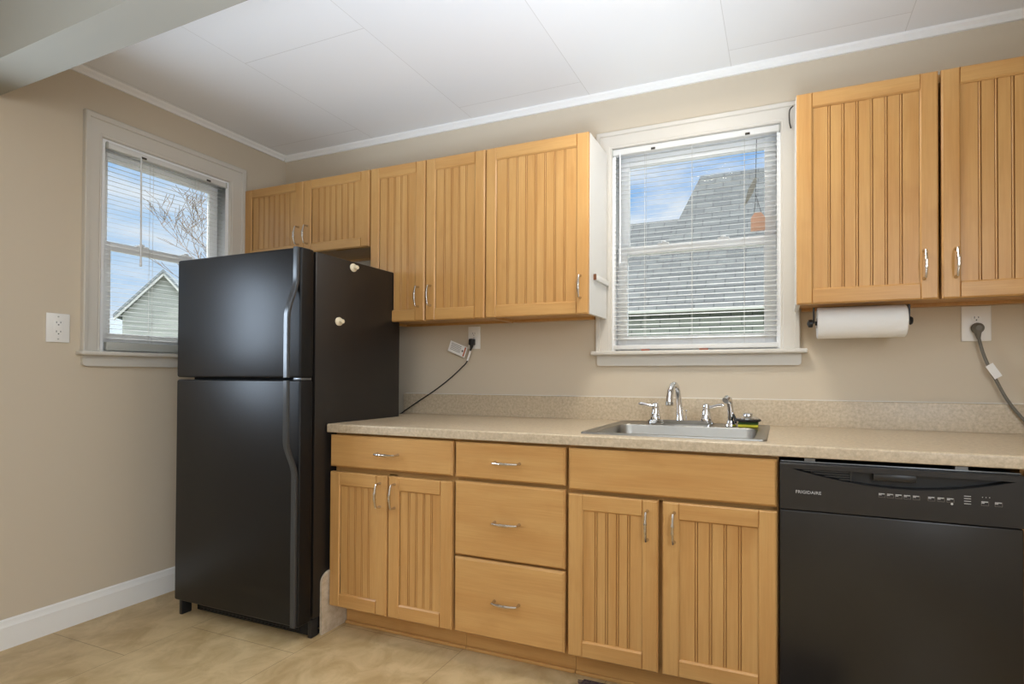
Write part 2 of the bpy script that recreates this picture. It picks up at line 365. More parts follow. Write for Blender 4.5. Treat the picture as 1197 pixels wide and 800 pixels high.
# ------------------------------------------------------------------ windows
m = MB()  # casing boxes added round the side light panel, no opening behind them
for (a, b, c_, d) in ((-1.765, -1.705, 1.04, 1.84), (-1.295, -1.235, 1.04, 1.84), (-1.705, -1.295, 1.775, 1.84), (-1.705, -1.295, 1.04, 1.105)):
    m.box(0.0, 0.022, a, b, c_, d, 'trim_white', 0.003)
struct(m.build('light_panel_frame'))
def win(name, xf, u0, u1, z0, z1, wl, wt, wr, glass_u, glass_top, sill_u, apron_u, apron_z):
    root = bpy.data.objects.new(name, None); COL.objects.link(root); ORIG[root.as_pointer()] = Vector((0, 0, 0)); struct(root); KEEP.append(root)
    B = lambda mb, n, **k: mb.build(n, root, xf=xf, **k)
    # casing: one moulded profile mitred round three sides
    prof = [(0, 0.0), (0, 0.012), (0.04, 0.015), (0.12, 0.014), (0.16, 0.016), (0.72, 0.018), (0.76, 0.024), (0.95, 0.026), (1.0, 0.022), (1.0, 0.0)]
    rows = []
    for t, v in prof:
        rows.append([(u0-t*wl, v, z0), (u0-t*wl, v, z1+t*wt), (u1+t*wr, v, z1+t*wt), (u1+t*wr, v, z0)])
    B(MB().grid(rows, 'trim_white'), 'casing', angle=0.35)
    sz0 = z0-0.019
    B(MB().box(sill_u[0], sill_u[1], -0.02, 0.05, sz0, z0, 'trim_white', 0.006, 3), 'sill')
    # apron with rounded lower corners
    a0, a1 = apron_u; r = 0.014; pl = [(a0, sz0), (a1, sz0)]
    for k in range(5): a = -k*PI/8; pl.append((a1-r+r*math.cos(a), apron_z+r+r*math.sin(a)))
    for k in range(5): a = -PI/2-k*PI/8; pl.append((a0+r+r*math.cos(a), apron_z+r+r*math.sin(a)))
    B(MB().prism(pl, 'y', 0.0, 0.018, 'trim_white'), 'apron')
    j = MB(); t = 0.016
    j.box(u0, u0+t, -T, 0, z0, z1, 'vinyl_white').box(u1-t, u1, -T, 0, z0, z1, 'vinyl_white')
    j.box(u0+t, u1-t, -T, 0, z1-t, z1, 'vinyl_white').box(u0+t, u1-t, -T, -0.02, z0, z0+0.012, 'vinyl_white')
    j.box(u0+t, u0+t+0.008, -0.092, -0.084, z0, z1, 'vinyl_white').box(u1-t-0.008, u1-t, -0.092, -0.084, z0, z1, 'vinyl_white')
    B(j, 'jamb')
    g0, g1 = glass_u; a, b = u0+t+0.001, u1-t-0.001
    def sash(v0, v1, gz0, gz1, sz0, sz1, nm):
        s = MB(); bv = 0.004
        s.box(a, g0, v0, v1, sz0, sz1, 'vinyl_white', bv).box(g1, b, v0, v1, sz0, sz1, 'vinyl_white', bv)
        s.box(g0-0.004, g1+0.004, v0, v1, gz1, sz1, 'vinyl_white', bv).box(g0-0.004, g1+0.004, v0, v1, sz0, gz0, 'vinyl_white', bv)
        so = B(s, nm)
        vm = (v0+v1)/2
        MB().box(g0-0.003, g1+0.003, vm-0.002, vm+0.002, gz0-0.003, gz1+0.003, 'window_glass').build('pane', so, xf=xf)
        return so
    up = sash(-0.083, -0.060, 1.728, glass_top, 1.690, z1-t-0.001, 'upper_sash')
    lo = sash(-0.055, -0.028, 1.294, 1.684, z0+0.013, 1.724, 'lower_sash')
    for q in (0.28, 0.72):
        u = g0+(g1-g0)*q
        MB().box(u-0.026, u+0.026, -0.052, -0.032, 1.724, 1.733, 'vinyl_white', 0.003).lathe([(0.011, 0), (0.011, 0.007), (0.006, 0.010)], (u, -0.042, 1.733), 'vinyl_white', 14).build('sash_lock', lo, xf=xf)
    return root
xb = lambda u, v, z: (u, -v, z)
xl = lambda u, v, z: (v, u, z)
win('window_2', xb, B_U0, B_U1, B_Z0, B_Z1, 0.078, 0.080, 0.078, (2.233, 2.862), 2.120, (2.073, 3.036), (2.096, 3.012), 1.150)
win('window_1', xl, L_U0, L_U1, L_Z0, L_Z1, 0.062, 0.098, 0.083, (-0.842, -0.402), 2.112, (-0.974, -0.252), (-0.958, -0.262), 1.138)

def blind(label, xf, u0, u1, vc, ztop, zbot, tilt, rail_h, rail_mat, wand_u, wand_len, cords, extra):
    root = thing('window_blind', xf((u0+u1)/2, vc, zbot-rail_h), label, 'blind')
    B = lambda mb, n, **k: mb.build(n, root, xf=xf, **k)
    h = MB().box(u0-0.004, u1+0.004, vc-0.014, vc+0.014, ztop-0.026, ztop, 'blind_white', 0.002)
    B(h, 'headrail')
    for q in (0.26, 0.83):
        u = u0+(u1-u0)*q
        B(MB().box(u-0.010, u+0.010, vc+0.0141, vc+0.018, ztop-0.024, ztop-0.015, 'dark_metal', 0.001).tube([(u-0.004, vc+0.018, ztop-0.02), (u-0.004, vc+0.022, ztop-0.02)], 0.002, 'dark_metal', 8), 'cord_guide')
    for u in (u0-0.006, u1+0.006):
        B(MB().box(u-0.003, u+0.003, vc-0.015, vc+0.016, ztop-0.028, ztop+0.002, 'rail_grey', 0.001), 'end_bracket')
    s = MB(); z = ztop-0.042; c, sn = math.cos(tilt), math.sin(tilt); hw = 0.0125
    while z > zbot+0.012:
        rows = []
        for q in (-1, -0.5, 0, 0.5, 1):
            cr_ = 0.0009*(1-q*q)
            dv, dz = q*hw*c + cr_*sn, -q*hw*sn + cr_*c
            rows.append([(u0, vc+dv, z+dz), (u1, vc+dv, z+dz)])
        s.grid(rows, 'blind_white'); z -= 0.0215
    B(s, 'slats')
    B(MB().box(u0, u1, vc-0.012, vc+0.012, zbot-rail_h, zbot, rail_mat, 0.003), 'bottom_rail')
    l = MB()
    for u in cords:
        for dv in (-0.0135, 0.0135): l.tube([(u, vc+dv, ztop-0.026), (u, vc+dv, zbot-0.002)], 0.0007, 'blind_white', 6)
    B(l, 'ladder_cord')
    w = MB().tube([(wand_u, vc+0.022, ztop-0.022), (wand_u, vc+0.022, ztop-0.05), (wand_u+0.002, vc+0.024, ztop-wand_len)], [0.002, 0.0035, 0.0035], 'clear_wand', 8)
    w.lathe([(0.0045, -0.03), (0.005, -0.02), (0.004, 0)], (wand_u+0.002, vc+0.024, ztop-wand_len), 'clear_wand', 10)
    B(w, 'tilt_wand')
    for u in extra:
        B(MB().box(u-0.020, u+0.020, vc+0.004, vc+0.016, zbot-rail_h-0.006, zbot-rail_h-0.0005, 'rust_clip', 0.002), 'rail_clip', label='rust coloured clip under bottom rail')
    return root
blind('white mini blind hanging open in the window above the sink', xb, 2.178, 2.920, 0.000, 2.182, 1.248, 0.31, 0.021, 'blind_white', 2.212, 0.52, (2.33, 2.55, 2.78), (2.335, 2.605))
blind('white mini blind in the left wall window beside the refrigerator', xl, -0.872, -0.366, -0.004, 2.172, 1.252, 0.20, 0.040, 'rail_grey', -0.755, 0.52, (-0.70, -0.50), ())

# ------------------------------------------------------------------ cabinets
DW, DH = 0.019, 0.0
def pull(cx, cz, yf, axis, parent, L=0.098):
    pts = []; rr = []
    n = 17
    ends = [(-1, 0.000), (-1, 0.012)]
    def P(t, o):
        return (cx+t*L/2, yf-o, cz) if axis == 'x' else (cx, yf-o, cz+t*L/2)
    pts += [P(-0.98, 0.0), P(-0.98, 0.012)]; rr += [0.0062, 0.0042]
    for i in range(n):
        t = -0.95+1.9*i/(n-1); o = 0.021+0.009*(1-t*t)
        r = 0.0038+0.0012*(1-abs(t))
        if abs(abs(t)-0.24) < 0.07: r = 0.0062
        pts.append(P(t, o)); rr.append(r)
    pts += [P(0.98, 0.012), P(0.98, 0.0)]; rr += [0.0042, 0.0062]
    return MB().tube(pts, rr, 'nickel', 10).build('handle', parent)

def bead_door(x0, x1, z0, z1, yf, parent, handle, st=0.056, n=None, rail=0.058, sp=0.040):
    """frame and beadboard-panel door; yf is the front face"""
    yb = yf+DW; d = MB(); ch = 0.005
    d.front(x0, x0+st, yf, yb, z0, z1, 'wood_v', ch).front(x1-st, x1, yf, yb, z0, z1, 'wood_v', ch)
    d.front(x0+st, x1-st, yf, yb, z1-rail, z1, 'wood_h', ch, 'tb').front(x0+st, x1-st, yf, yb, z0, z0+rail, 'wood_h', ch, 'tb')
    o = d.build('door', parent, angle=0.3)
    # panel: boards with a bead and two quirks between
    a, b = x0+st-0.004, x1-st+0.004; w = b-a
    k = n or max(3, round(w/sp)); k_in = k-1
    s0 = w/(k-2+2.6)
    prof = [(a, yf+0.008)]
    gw, bw = 0.0026, 0.0055; p = MB(); last = a
    segs = []
    for i in range(1, k):
        c = a+(i+0.3)*s0
        segs.append((last, c-bw/2-gw, 'f')); segs.append((c-bw/2-gw, c-bw/2, 'g')); segs.append((c-bw/2, c+bw/2, 'b')); segs.append((c+bw/2, c+bw/2+gw, 'g')); last = c+bw/2+gw
    segs.append((last, b, 'f'))
    y0 = yf+0.008; za, zb = z0+rail-0.004, z1-rail+0.004
    for (p0, p1, kd) in segs:
        if kd == 'f': pp = [(p0, y0), (p1, y0)]; mt = 'wood_v'
        elif kd == 'b': pp = [(p0, y0+0.001), (p0+(p1-p0)*.25, y0-0.0003), (p0+(p1-p0)*.75, y0-0.0003), (p1, y0+0.001)]; mt = 'wood_v'
        else: pp = [(p0, y0), (p0+(p1-p0)*.3, y0+0.004), (p0+(p1-p0)*.7, y0+0.004), (p1, y0+0.001)]; mt = 'groove'
        p.grid([[(x, y, za) for x, y in pp], [(x, y, zb) for x, y in pp]], mt)
    p.box(a, b, yf+0.013, yf+0.016, za, zb, 'wood_v')
    p.build('panel', o, angle=0.3)
    if handle: pull(handle[0], handle[1], yf, 'z', o)
    return o
def slab(x0, x1, z0, z1, yf, parent, name='drawer', handle=True):
    o = MB().front(x0, x1, yf, yf+DW, z0, z1, 'wood_h', 0.007).build(name, parent, angle=0.3)
    if handle: pull((x0+x1)/2, (z0+z1)/2, yf, 'x', o, 0.105)
    return o
def carcass(x0, x1, yf, yb, z0, z1, parent, side='wood_v', rails=(), stiles=(), bottom='wood_h', back=None, solid_top=True, frame='wood_v', vis=()):
    t = 0.016
    for i, (a, b) in enumerate(((x0, x0+t), (x1-t, x1))):
        MB().box(a, b, yf+(0.001 if i in vis else 0.016), yb, z0, z1, side if i in vis or side == 'wood_v' else 'wood_v').build('side_panel', parent)
    b = MB()
    b.box(x0+t, x1-t, yf+0.018, yb, z0+0.012, z0+0.028, bottom)
    bx0, bx1 = back or (x0+t, x1-t)
    b.box(bx0, bx1, yb-0.008, -0.002, z0, z1, frame)
    if solid_top: b.box(x0+t, x1-t, yf+0.018, yb, z1-t, z1, frame)
    # face frame
    fw = 0.03
    t_ = t+0.0002; yf, yg = yf+0.016, yf+0.032
    b.box(x0+t_, x0+fw, yf, yg, z0, z1, 'wood_v').box(x1-fw, x1-t_, yf, yg, z0, z1, 'wood_v')
    b.box(x0+fw, x1-fw, yf, yg, z1-fw, z1, 'wood_h').box(x0+fw, x1-fw, yf, yg, z0, z0+fw, 'wood_h')
    for z in rails: b.box(x0+fw, x1-fw, yf, yg, z-0.018, z+0.018, 'wood_h')
    for (x, za, zb) in stiles: b.box(x-0.02, x+0.02, yf, yg, za, zb, 'wood_v')
    return b.build('body', parent)

YB_ = -0.640; YBF = YB_+DW+0.001     # base door faces, base box fronts
ZD0, ZFD, ZDB = 0.8461, 0.7066, 0.1164
YT = -0.545
CB = 0.8555                          # cabinet top
def toe(x0, x1, parent):
    MB().box(x0, x1, YT, YT+0.016, 0.0, 0.104, 'wood_h').box(x0, x1, YT-0.010, YT-0.0005, 0, 0.014, 'wood_h', 0.004).build('toe_kick', parent)
# base cabinet next to the fridge
b0, b1, b2, b3, b4, b5 = 1.1087, 1.7324, 1.745, 2.2089, 2.2224, 2.9212
c = thing('base_cabinet', ((b0+b1)/2, -0.32, 0), 'maple base cabinet with one drawer above two beadboard doors, beside the refrigerator', 'cabinet')
mid = 1.4185
carcass(b0-0.002, b1+0.005, YBF, -0.012, 0.104, CB, c, rails=(0.699,), stiles=((mid, 0.13, 0.69),))
toe(b0+0.0, b1+0.005, c)
slab(b0, b1, ZFD+0.004, ZD0, YB_, c)
bead_door(b0, 1.4155, ZDB, 0.689, YB_, c, (1.4155-0.034, 0.609), n=5)
bead_door(1.4225, b1, ZDB, 0.689, YB_, c, (1.4225+0.034, 0.611), n=5)
# three drawer bank
c = thing('drawer_base_cabinet', ((b2+b3)/2, -0.32, 0), 'maple base cabinet with a stack of three drawers', 'cabinet')
carcass(b2-0.006, b3+0.006, YBF, -0.012, 0.104, CB, c, rails=(0.699, 0.4085))
toe(b2-0.006, b3+0.006, c)
slab(b2, b3, ZFD+0.002, ZD0-0.001, YB_, c)
slab(b2, b3, 0.4125, 0.695, YB_, c)
slab(b2, b3, ZDB, 0.404, YB_, c)
# sink base
c = thing('sink_base_cabinet', ((b4+b5)/2, -0.32, 0), 'maple sink base cabinet with two beadboard doors under a wide false front', 'cabinet')
carcass(b4-0.006, b5+0.004, YBF, -0.012, 0.104, CB, c, rails=(0.692,), stiles=((2.5555, 0.13, 0.68),), solid_top=False)
toe(b4-0.006, b5+0.004, c)
slab(b4, b5, 0.699, ZD0-0.001, YB_, c, 'false_front', False)
bead_door(b4, 2.5475, ZDB, 0.686, YB_, c, (2.5475-0.036, 0.602), n=5)
bead_door(2.5625, b5, ZDB, 0.686, YB_, c, (2.5625+0.040, 0.604), n=5)
# plain base cabinet beyond the dishwasher (outside the frame, carries the counter)
c = thing('base_cabinet', (3.9, -0.32, 0), 'maple base cabinet at the right of the dishwasher, under the counter end', 'cabinet')
carcass(3.5435, XR-0.002, YBF, -0.012, 0.104, CB, c, rails=(0.699,), stiles=((3.895, 0.13, 0.69),))
toe(3.5435, XR-0.002, c)
slab(3.548, XR-0.006, ZFD+0.004, ZD0, YB_, c)
bead_door(3.548, 3.8915, ZDB, 0.689, YB_, c, (3.8575, 0.609), n=5)
bead_door(3.8985, XR-0.006, ZDB, 0.689, YB_, c, (3.9325, 0.609), n=5)

# upper cabinets
YU = -0.268; YUF = YU+DW+0.001
ZUB, ZUT = 1.3705, 2.1610
def upper(name, x0, x1, z0, doors, label, back=None, yb=-0.002, n=None, vis=(), rail=0.058, under=0.016):
    c = thing(name, ((x0+x1)/2, yb/2+YU/2, z0), label, 'cabinet')
    carcass(x0, x1, YUF, yb, z0+0.003, ZUT+0.002, c, side='white_melamine', back=back, vis=vis)
    for (a, b, h) in doors: bead_door(a, b, z0, ZUT, YU, c, h, n=n, rail=rail)
    return c
upper('wall_cabinet', 0.0215, 0.9375, 1.766, ((0.0235, 0.4755, (0.4755-0.030, 1.862)), (0.4795, 0.9354, (0.4795+0.032, 1.862))),
      'short maple wall cabinet mounted above the refrigerator', n=8, rail=0.05)
upper('wall_cabinet', 0.9415, 1.6285, ZUB, ((0.946, 1.2855, (1.2855-0.034, 1.488)), (1.2925, 1.6266, (1.2925+0.032, 1.490))),
      'tall two-door maple wall cabinet with the left wall outlet and cord below it', n=5)
upper('wall_cabinet', 1.6305, 2.1480, ZUB, ((1.633, 2.1465, (2.1465-0.034, 1.488)),),
      'single-door maple wall cabinet against the left side of the sink window', back=(1.65, 2.085), yb=-0.028, n=8, vis=(1,))
upper('wall_cabinet', 2.9845, 3.9100, ZUB, ((2.9875, 3.4440, (3.4440-0.044, 1.490)), (3.4530, 3.9070, (3.4530+0.040, 1.490))),
      'maple wall cabinet to the right of the sink window, paper towels under it', back=(3.012, 3.89), yb=-0.028, n=7, vis=(0,))

# painted strip screwed to the side of the wall cabinet
st = MB().box(2.1485, 2.161, -0.200, -0.030, 1.528, 1.553, 'white_melamine', 0.002)
tag(st.box(2.1484, 2.1612, -0.2035, -0.2001, 1.5275, 1.5535, 'brown_wood').build('wooden_strip', origin=(2.155, -0.115, 1.528)), 'white strip with brown end on the cabinet side left of the sink window', 'strip')

# ------------------------------------------------------------------ countertop
ZT, ZTB, YC = 0.8925, 0.8567, -0.6475
S0, S1, SF, SB = 2.262, 2.872, -0.570, -0.125    # hole for the sink
ct = thing('countertop', (2.6, -0.33, ZTB), 'long beige speckled laminate countertop with backsplash', 'countertop')
m = MB()
r = 0.006
nose = [(YC, ZTB+0.002), (YC, ZT-r)] + [(YC+r-r*math.cos(a), ZT-r+r*math.sin(a)) for a in (PI/8, PI/4, 3*PI/8, PI/2)] + [(-0.59, ZT), (-0.59, ZTB), (YC+0.002, ZTB)]
CL, CR = 1.1000, XR-0.002
m.prism(nose, 'x', CL, CR, 'counter')
m.box(CL, S0, -0.59, -0.002, ZTB, ZT, 'counter').box(S1, CR, -0.59, -0.002, ZTB, ZT, 'counter')
m.box(S0, S1, -0.59, SF, ZTB, ZT, 'counter').box(S0, S1, SB, -0.002, ZTB, ZT, 'counter')
m.box(0.972, CL, -0.185, -0.002, ZTB, ZT, 'counter')
m.build('top', ct)
MB().box(0.946, CR, -0.021, -0.002, ZT+0.0003, 1.001, 'counter', 0.003, 2, lambda c, e: c.z > 1.0 and c.y < -0.02).build('backsplash', ct)
MB().box(0.946, CR, -0.004, -0.0015, 1.0012, 1.005, 'white_caulk').build('caulk_line', ct)

# ------------------------------------------------------------------ sink and what stands on it
def rrect(x0, x1, y0, y1, r, z, n=5):
    P = []
    for cx, cy, a0 in ((x1-r, y1-r, 0), (x0+r, y1-r, PI/2), (x0+r, y0+r, PI), (x1-r, y0+r, 1.5*PI)):
        for k in range(n+1):
            a = a0+k*PI/2/n; P.append((cx+r*math.cos(a), cy+r*math.sin(a), z))
    return P
sk = thing('kitchen_sink', (2.567, -0.36, ZT-0.16), 'stainless steel single bowl drop-in sink', 'sink')
X0, X1, Y0, Y1 = 2.245, 2.890, -0.592, -0.085
z = ZT
rows = [rrect(X0, X1, Y0, Y1, 0.018, z+0.0006), rrect(X0+0.002, X1-0.002, Y0+0.002, Y1-0.002, 0.017, z+0.006), rrect(X0+0.008, X1-0.008, Y0+0.008, Y1-0.008, 0.016, z+0.0075),
        rrect(X0+0.018, X1-0.018, Y0+0.018, Y1-0.012, 0.016, z+0.004),
        rrect(S0+0.022, S1-0.022, SF+0.008, -0.212, 0.045, z+0.003), rrect(S0+0.026, S1-0.026, SF+0.012, -0.216, 0.045, z-0.004),
        rrect(S0+0.032, S1-0.032, SF+0.016, -0.222, 0.045, z-0.13), rrect(S0+0.05, S1-0.05, SF+0.034, -0.24, 0.04, z-0.152), rrect(S0+0.09, S1-0.09, SF+0.07, -0.28, 0.03, z-0.156)]
m = MB().grid(rows, 'steel', closed=True); m.prism([(p[0], p[1]) for p in rows[-1]], 'z', z-0.157, z-0.1559, 'steel')
m.build('bowl', sk, angle=0.8)
MB().lathe([(0.056, 0.0), (0.055, 0.003), (0.042, 0.004), (0.036, 0.001), (0.001, 0.001)], (2.567, -0.40, z-0.1555), 'chrome').build('drain', sk)

zs = ZT+0.0042
fa = thing('kitchen_faucet', (2.525, -0.15, zs), 'chrome two-handle kitchen faucet with arched spout at the back of the sink', 'faucet')
m = MB(); fx, fy = 2.526, -0.150
pl = []
for cx_, a0 in ((2.640, -PI/2), (2.412, PI/2)):
    for k in range(9): a = a0+k*PI/8; pl.append((cx_+0.028*math.cos(a), fy+0.026*math.sin(a)))
m.prism(pl, 'z', zs+0.0003, zs+0.014, 'chrome'); m.prism([(x*0.97+0.03*fx, y*0.9+0.1*fy) for x, y in pl], 'z', zs+0.014, zs+0.019, 'chrome')
m.build('base_plate', fa)
sp = [(fx, fy, zs+0.019), (fx, fy, zs+0.03), (fx-0.002, fy, zs+0.06), (fx-0.006, fy-0.002, zs+0.105)]
for k in range(1, 10):
    a = k*PI/9*0.94; sp.append((fx-0.008-0.016*(1-math.cos(a))/2, fy-0.004-0.045*(1-math.cos(a)), zs+0.118+0.052*math.sin(a)))
e_ = sp[-1]; sp += [(e_[0]-0.001, e_[1]-0.006, e_[2]-0.03)]
rr = [0.018, 0.016, 0.0140, 0.0128] + [0.012]*7 + [0.0135, 0.0145, 0.016]
MB().tube(sp, rr, 'chrome', 18).tube([sp[-1], (sp[-1][0], sp[-1][1]-0.002, sp[-1][2]-0.012)], [0.0165, 0.0155], 'steel', 18).build('spout', fa)
MB().tube([(fx+0.024, fy+0.012, zs+0.018), (fx+0.024, fy+0.012, zs+0.055)], [0.003, 0.0025], 'chrome', 8).lathe([(0.004, 0), (0.005, 0.004), (0.002, 0.009)], (fx+0.024, fy+0.012, zs+0.053), 'chrome', 10).build('lift_rod', fa)
for hx, d in ((2.419, -1), (2.636, 1)):
    h = MB().lathe([(0.025, 0.0), (0.0245, 0.008), (0.0215, 0.012), (0.0185, 0.030), (0.0155, 0.050), (0.0165, 0.056), (0.0135, 0.068), (0.004, 0.073)], (hx, fy, zs+0.0195), 'chrome', 24).build('handle', fa)
    MB().tube([(hx+d*0.002, fy, zs+0.074), (hx+d*0.022, fy-0.003, zs+0.076), (hx+d*0.045, fy-0.007, zs+0.083), (hx+d*0.066, fy-0.011, zs+0.086), (hx+d*0.074, fy-0.012, zs+0.085)], [0.008, 0.0062, 0.006, 0.0078, 0.004], 'chrome', 12).build('lever', h)
sx_, sy_ = 2.736, -0.152
s = thing('side_sprayer', (sx_, sy_, zs), 'chrome side sprayer standing right of the faucet', 'sprayer')
MB().lathe([(0.024, 0.0003), (0.023, 0.008), (0.0165, 0.014), (0.015, 0.022)], (sx_, sy_, zs), 'chrome', 22).build('base', s)
MB().tube([(sx_, sy_, zs+0.0225), (sx_, sy_, zs+0.05), (sx_-0.001, sy_-0.001, zs+0.075), (sx_-0.004, sy_-0.006, zs+0.098)], [0.0115, 0.014, 0.0135, 0.0115], 'chrome', 16).build('grip', s)
MB().tube([(sx_-0.001, sy_-0.001, zs+0.092), (sx_-0.006, sy_-0.010, zs+0.108), (sx_-0.013, sy_-0.022, zs+0.112), (sx_-0.018, sy_-0.032, zs+0.105)], [0.012, 0.0145, 0.0155, 0.014], 'chrome', 16).build('spray_head', s)
MB().tube([(sx_+0.012, sy_-0.004, zs+0.05), (sx_+0.020, sy_-0.012, zs+0.03), (sx_+0.021, sy_-0.013, zs+0.012)], [0.003, 0.006, 0.005], 'rubber', 10).build('trigger', s, label='black trigger')
# sponge and the drain strainer lying on it
kx, ky = 2.806, -0.170
sg = thing('scrub_sponge', (kx, ky, zs), 'yellow and green scrub sponge under the strainer at sink corner', 'sponge')
MB().box(kx-0.038, kx+0.040, ky-0.026, ky+0.026, zs+0.0006, zs+0.012, 'sponge_yellow', 0.003).build('foam', sg)
MB().box(kx-0.038, kx+0.040, ky-0.026, ky+0.026, zs+0.0121, zs+0.020, 'sponge_green', 0.002).build('scouring_pad', sg, label='green scouring pad')
st_ = thing('sink_strainer', (kx, ky, zs+0.0205), 'steel and black rubber strainer lying on the sponge', 'strainer')
MB().lathe([(0.030, 0.0), (0.050, 0.004), (0.052, 0.009), (0.046, 0.013), (0.030, 0.013)], (kx, ky, zs+0.0205), 'rubber', 30).build('rubber_flange', st_, label='black rubber flange')
MB().lathe([(0.044, 0.0), (0.042, 0.004), (0.030, 0.010), (0.020, 0.012), (0.019, 0.018), (0.021, 0.021), (0.012, 0.025), (0.002, 0.026)], (kx, ky, zs+0.0336), 'chrome', 26).build('basket_top', st_)

# ------------------------------------------------------------------ refrigerator
FX0, FX1, FY, FYB, FBK = 0.3246, 1.0900, -0.7706, -0.700, -0.212
FZT, FZS = 1.6250, 1.0845
fr = thing('refrigerator', ((FX0+FX1)/2, (FY+FBK)/2, 0), 'black top-freezer refrigerator standing in the left corner', 'refrigerator')
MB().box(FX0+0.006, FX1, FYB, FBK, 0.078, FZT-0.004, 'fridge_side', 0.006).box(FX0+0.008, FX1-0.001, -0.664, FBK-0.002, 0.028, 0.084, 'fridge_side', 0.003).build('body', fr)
MB().box(FX0+0.02, FX1-0.02, FYB-0.008, FYB-0.0002, 0.085, FZT-0.012, 'gasket').build('door_gasket', fr)
def door_f(name, z0, z1):
    return MB().box(FX0, FX1+0.003, FY, FYB-0.0082, z0, z1, 'fridge_black', 0.010, 3).build(name, fr, angle=0.5)
fd = door_f('freezer_door', FZS+0.005, FZT)
rd = door_f('fresh_food_door', 0.076, FZS-0.005)
def grip(parent, zz, side):
    """trim strip up the latch edge whose middle bows out into a grip; zz: (z, outset)"""
    rows = []; hx0, hx1 = FX1-0.030, FX1-0.004
    for z, o in zz:
        t = 0.013 if o > 0.02 else 0.0
        yo, yi = FY-o-0.012, FY-o-0.0005+t*0.0
        x0, x1 = hx0, hx1
        rows.append([(x0, yi, z), (x0, yo+0.004, z), (x0+0.004, yo, z), (x1-0.004, yo, z), (x1, yo+0.004, z), (x1, yi, z)])
    m = MB().grid(rows, 'handle_black', closed=True)
    for rw in (rows[0], rows[-1]):
        b = bmesh.new(); b.faces.new([b.verts.new(p) for p in rw]); m._merge(b, 'handle_black')
    return m.build('handle', parent, angle=0.6)
def smooth(zs_, a, b): return [(z, o) for z, o in zs_]
def sstep(t): t = max(0, min(1, t)); return t*t*(3-2*t)
zz = [(FZT-0.002-i*(FZT-FZS-0.008)/40, 0) for i in range(41)]
zz = [(z, 0.038*sstep((1.50-z)/0.17)) for z, o in zz]
grip(fd, zz, 0)
zz = [(FZS-0.006-i*(FZS-0.006-0.08)/60, 0) for i in range(61)]
zz = [(z, 0.038*sstep((z-0.69)/0.15)) for z, o in zz]
grip(rd, zz, 1)
MB().box(FX1-0.05, FX1-0.005, FY+0.012, FYB-0.012, FZS-0.0045, FZS+0.0045, 'strip_metal', 0.001).build('hinge', fr, label='grey metal middle hinge')
m = MB().box(FX0+0.045, FX1-0.03, -0.700, -0.6645, 0.010, 0.077, 'gasket')
for i in range(7): m.box(FX0+0.07, FX1-0.07, -0.704, -0.700, 0.016+i*0.008, 0.019+i*0.008, 'plastic_black')
m.build('kick_grille', fr)
for fx_ in (FX0+0.045, FX1-0.035):
    for fy_ in (FYB+0.035, FBK-0.06):
        MB().lathe([(0.022, 0.0), (0.022, 0.008), (0.010, 0.010), (0.010, 0.030)], (fx_, fy_, 0.0), 'plastic_black', 14).build('foot', fr)
MB().box(FX0+0.001, FX0+0.022, FYB-0.050, FYB-0.0085, 0.001, 0.0755, 'plastic_black', 0.004).build('leveling_leg', fr)
MB().box(FX1-0.026, FX1-0.003, FYB-0.004, FYB+0.030, 0.001, 0.0775, 'plastic_black', 0.004).build('leveling_leg', fr)
# round magnets on the refrigerator side
for i, (y, zz_) in enumerate(((-0.509, 1.592), (-0.585, 1.338))):
    k = MB().lathe([(0.0185, 0.0004), (0.0190, 0.004), (0.013, 0.007), (0.007, 0.009), (0.0065, 0.018), (0.010, 0.022), (0.009, 0.026), (0.002, 0.028)], (FX1, y, zz_), 'cream_plastic', 22, axis='x')
    tag(k.build('round_magnet', origin=(FX1, y, zz_)), ['upper cream round knob magnet on the black refrigerator side', 'lower cream round knob magnet on the black refrigerator side'][i], 'magnet', 'knob magnets on the refrigerator')
# offcut of laminate splash board standing between fridge and cabinet
m = MB(); R = 0.045; yb0, yb1, h = -0.668, -0.40, 0.262
pl = [(yb1, 0.0005), (yb0, 0.0005), (yb0, h-R)] + [(yb0+R-R*math.cos(a), h-R+R*math.sin(a)) for a in [PI/16*k for k in range(1, 9)]] + [(yb1, h)]
m.prism(pl, 'x', 1.0915, 1.1025, 'laminate_end')
tag(m.build('laminate_board', origin=(1.097, -0.53, 0)), 'short beige laminate board with rounded corner standing between refrigerator and cabinet', 'board')

# ------------------------------------------------------------------ dishwasher
D0, D1, DY = 2.9292, 3.5360, -0.650
dw = thing('dishwasher', ((D0+D1)/2, -0.33, 0), 'black built-in dishwasher under the right end of the counter', 'dishwasher')
MB().box(D0+0.004, D1-0.004, -0.615, -0.04, 0.10, 0.838, 'dw_recess').box(D0+0.02, D1-0.02, -0.55, -0.53, 0.002, 0.10, 'dw_black').build('tub', dw)
MB().box(D0, D1, DY, -0.6155, 0.115, 0.6985, 'dw_black', 0.005, 3).build('door_panel', dw)
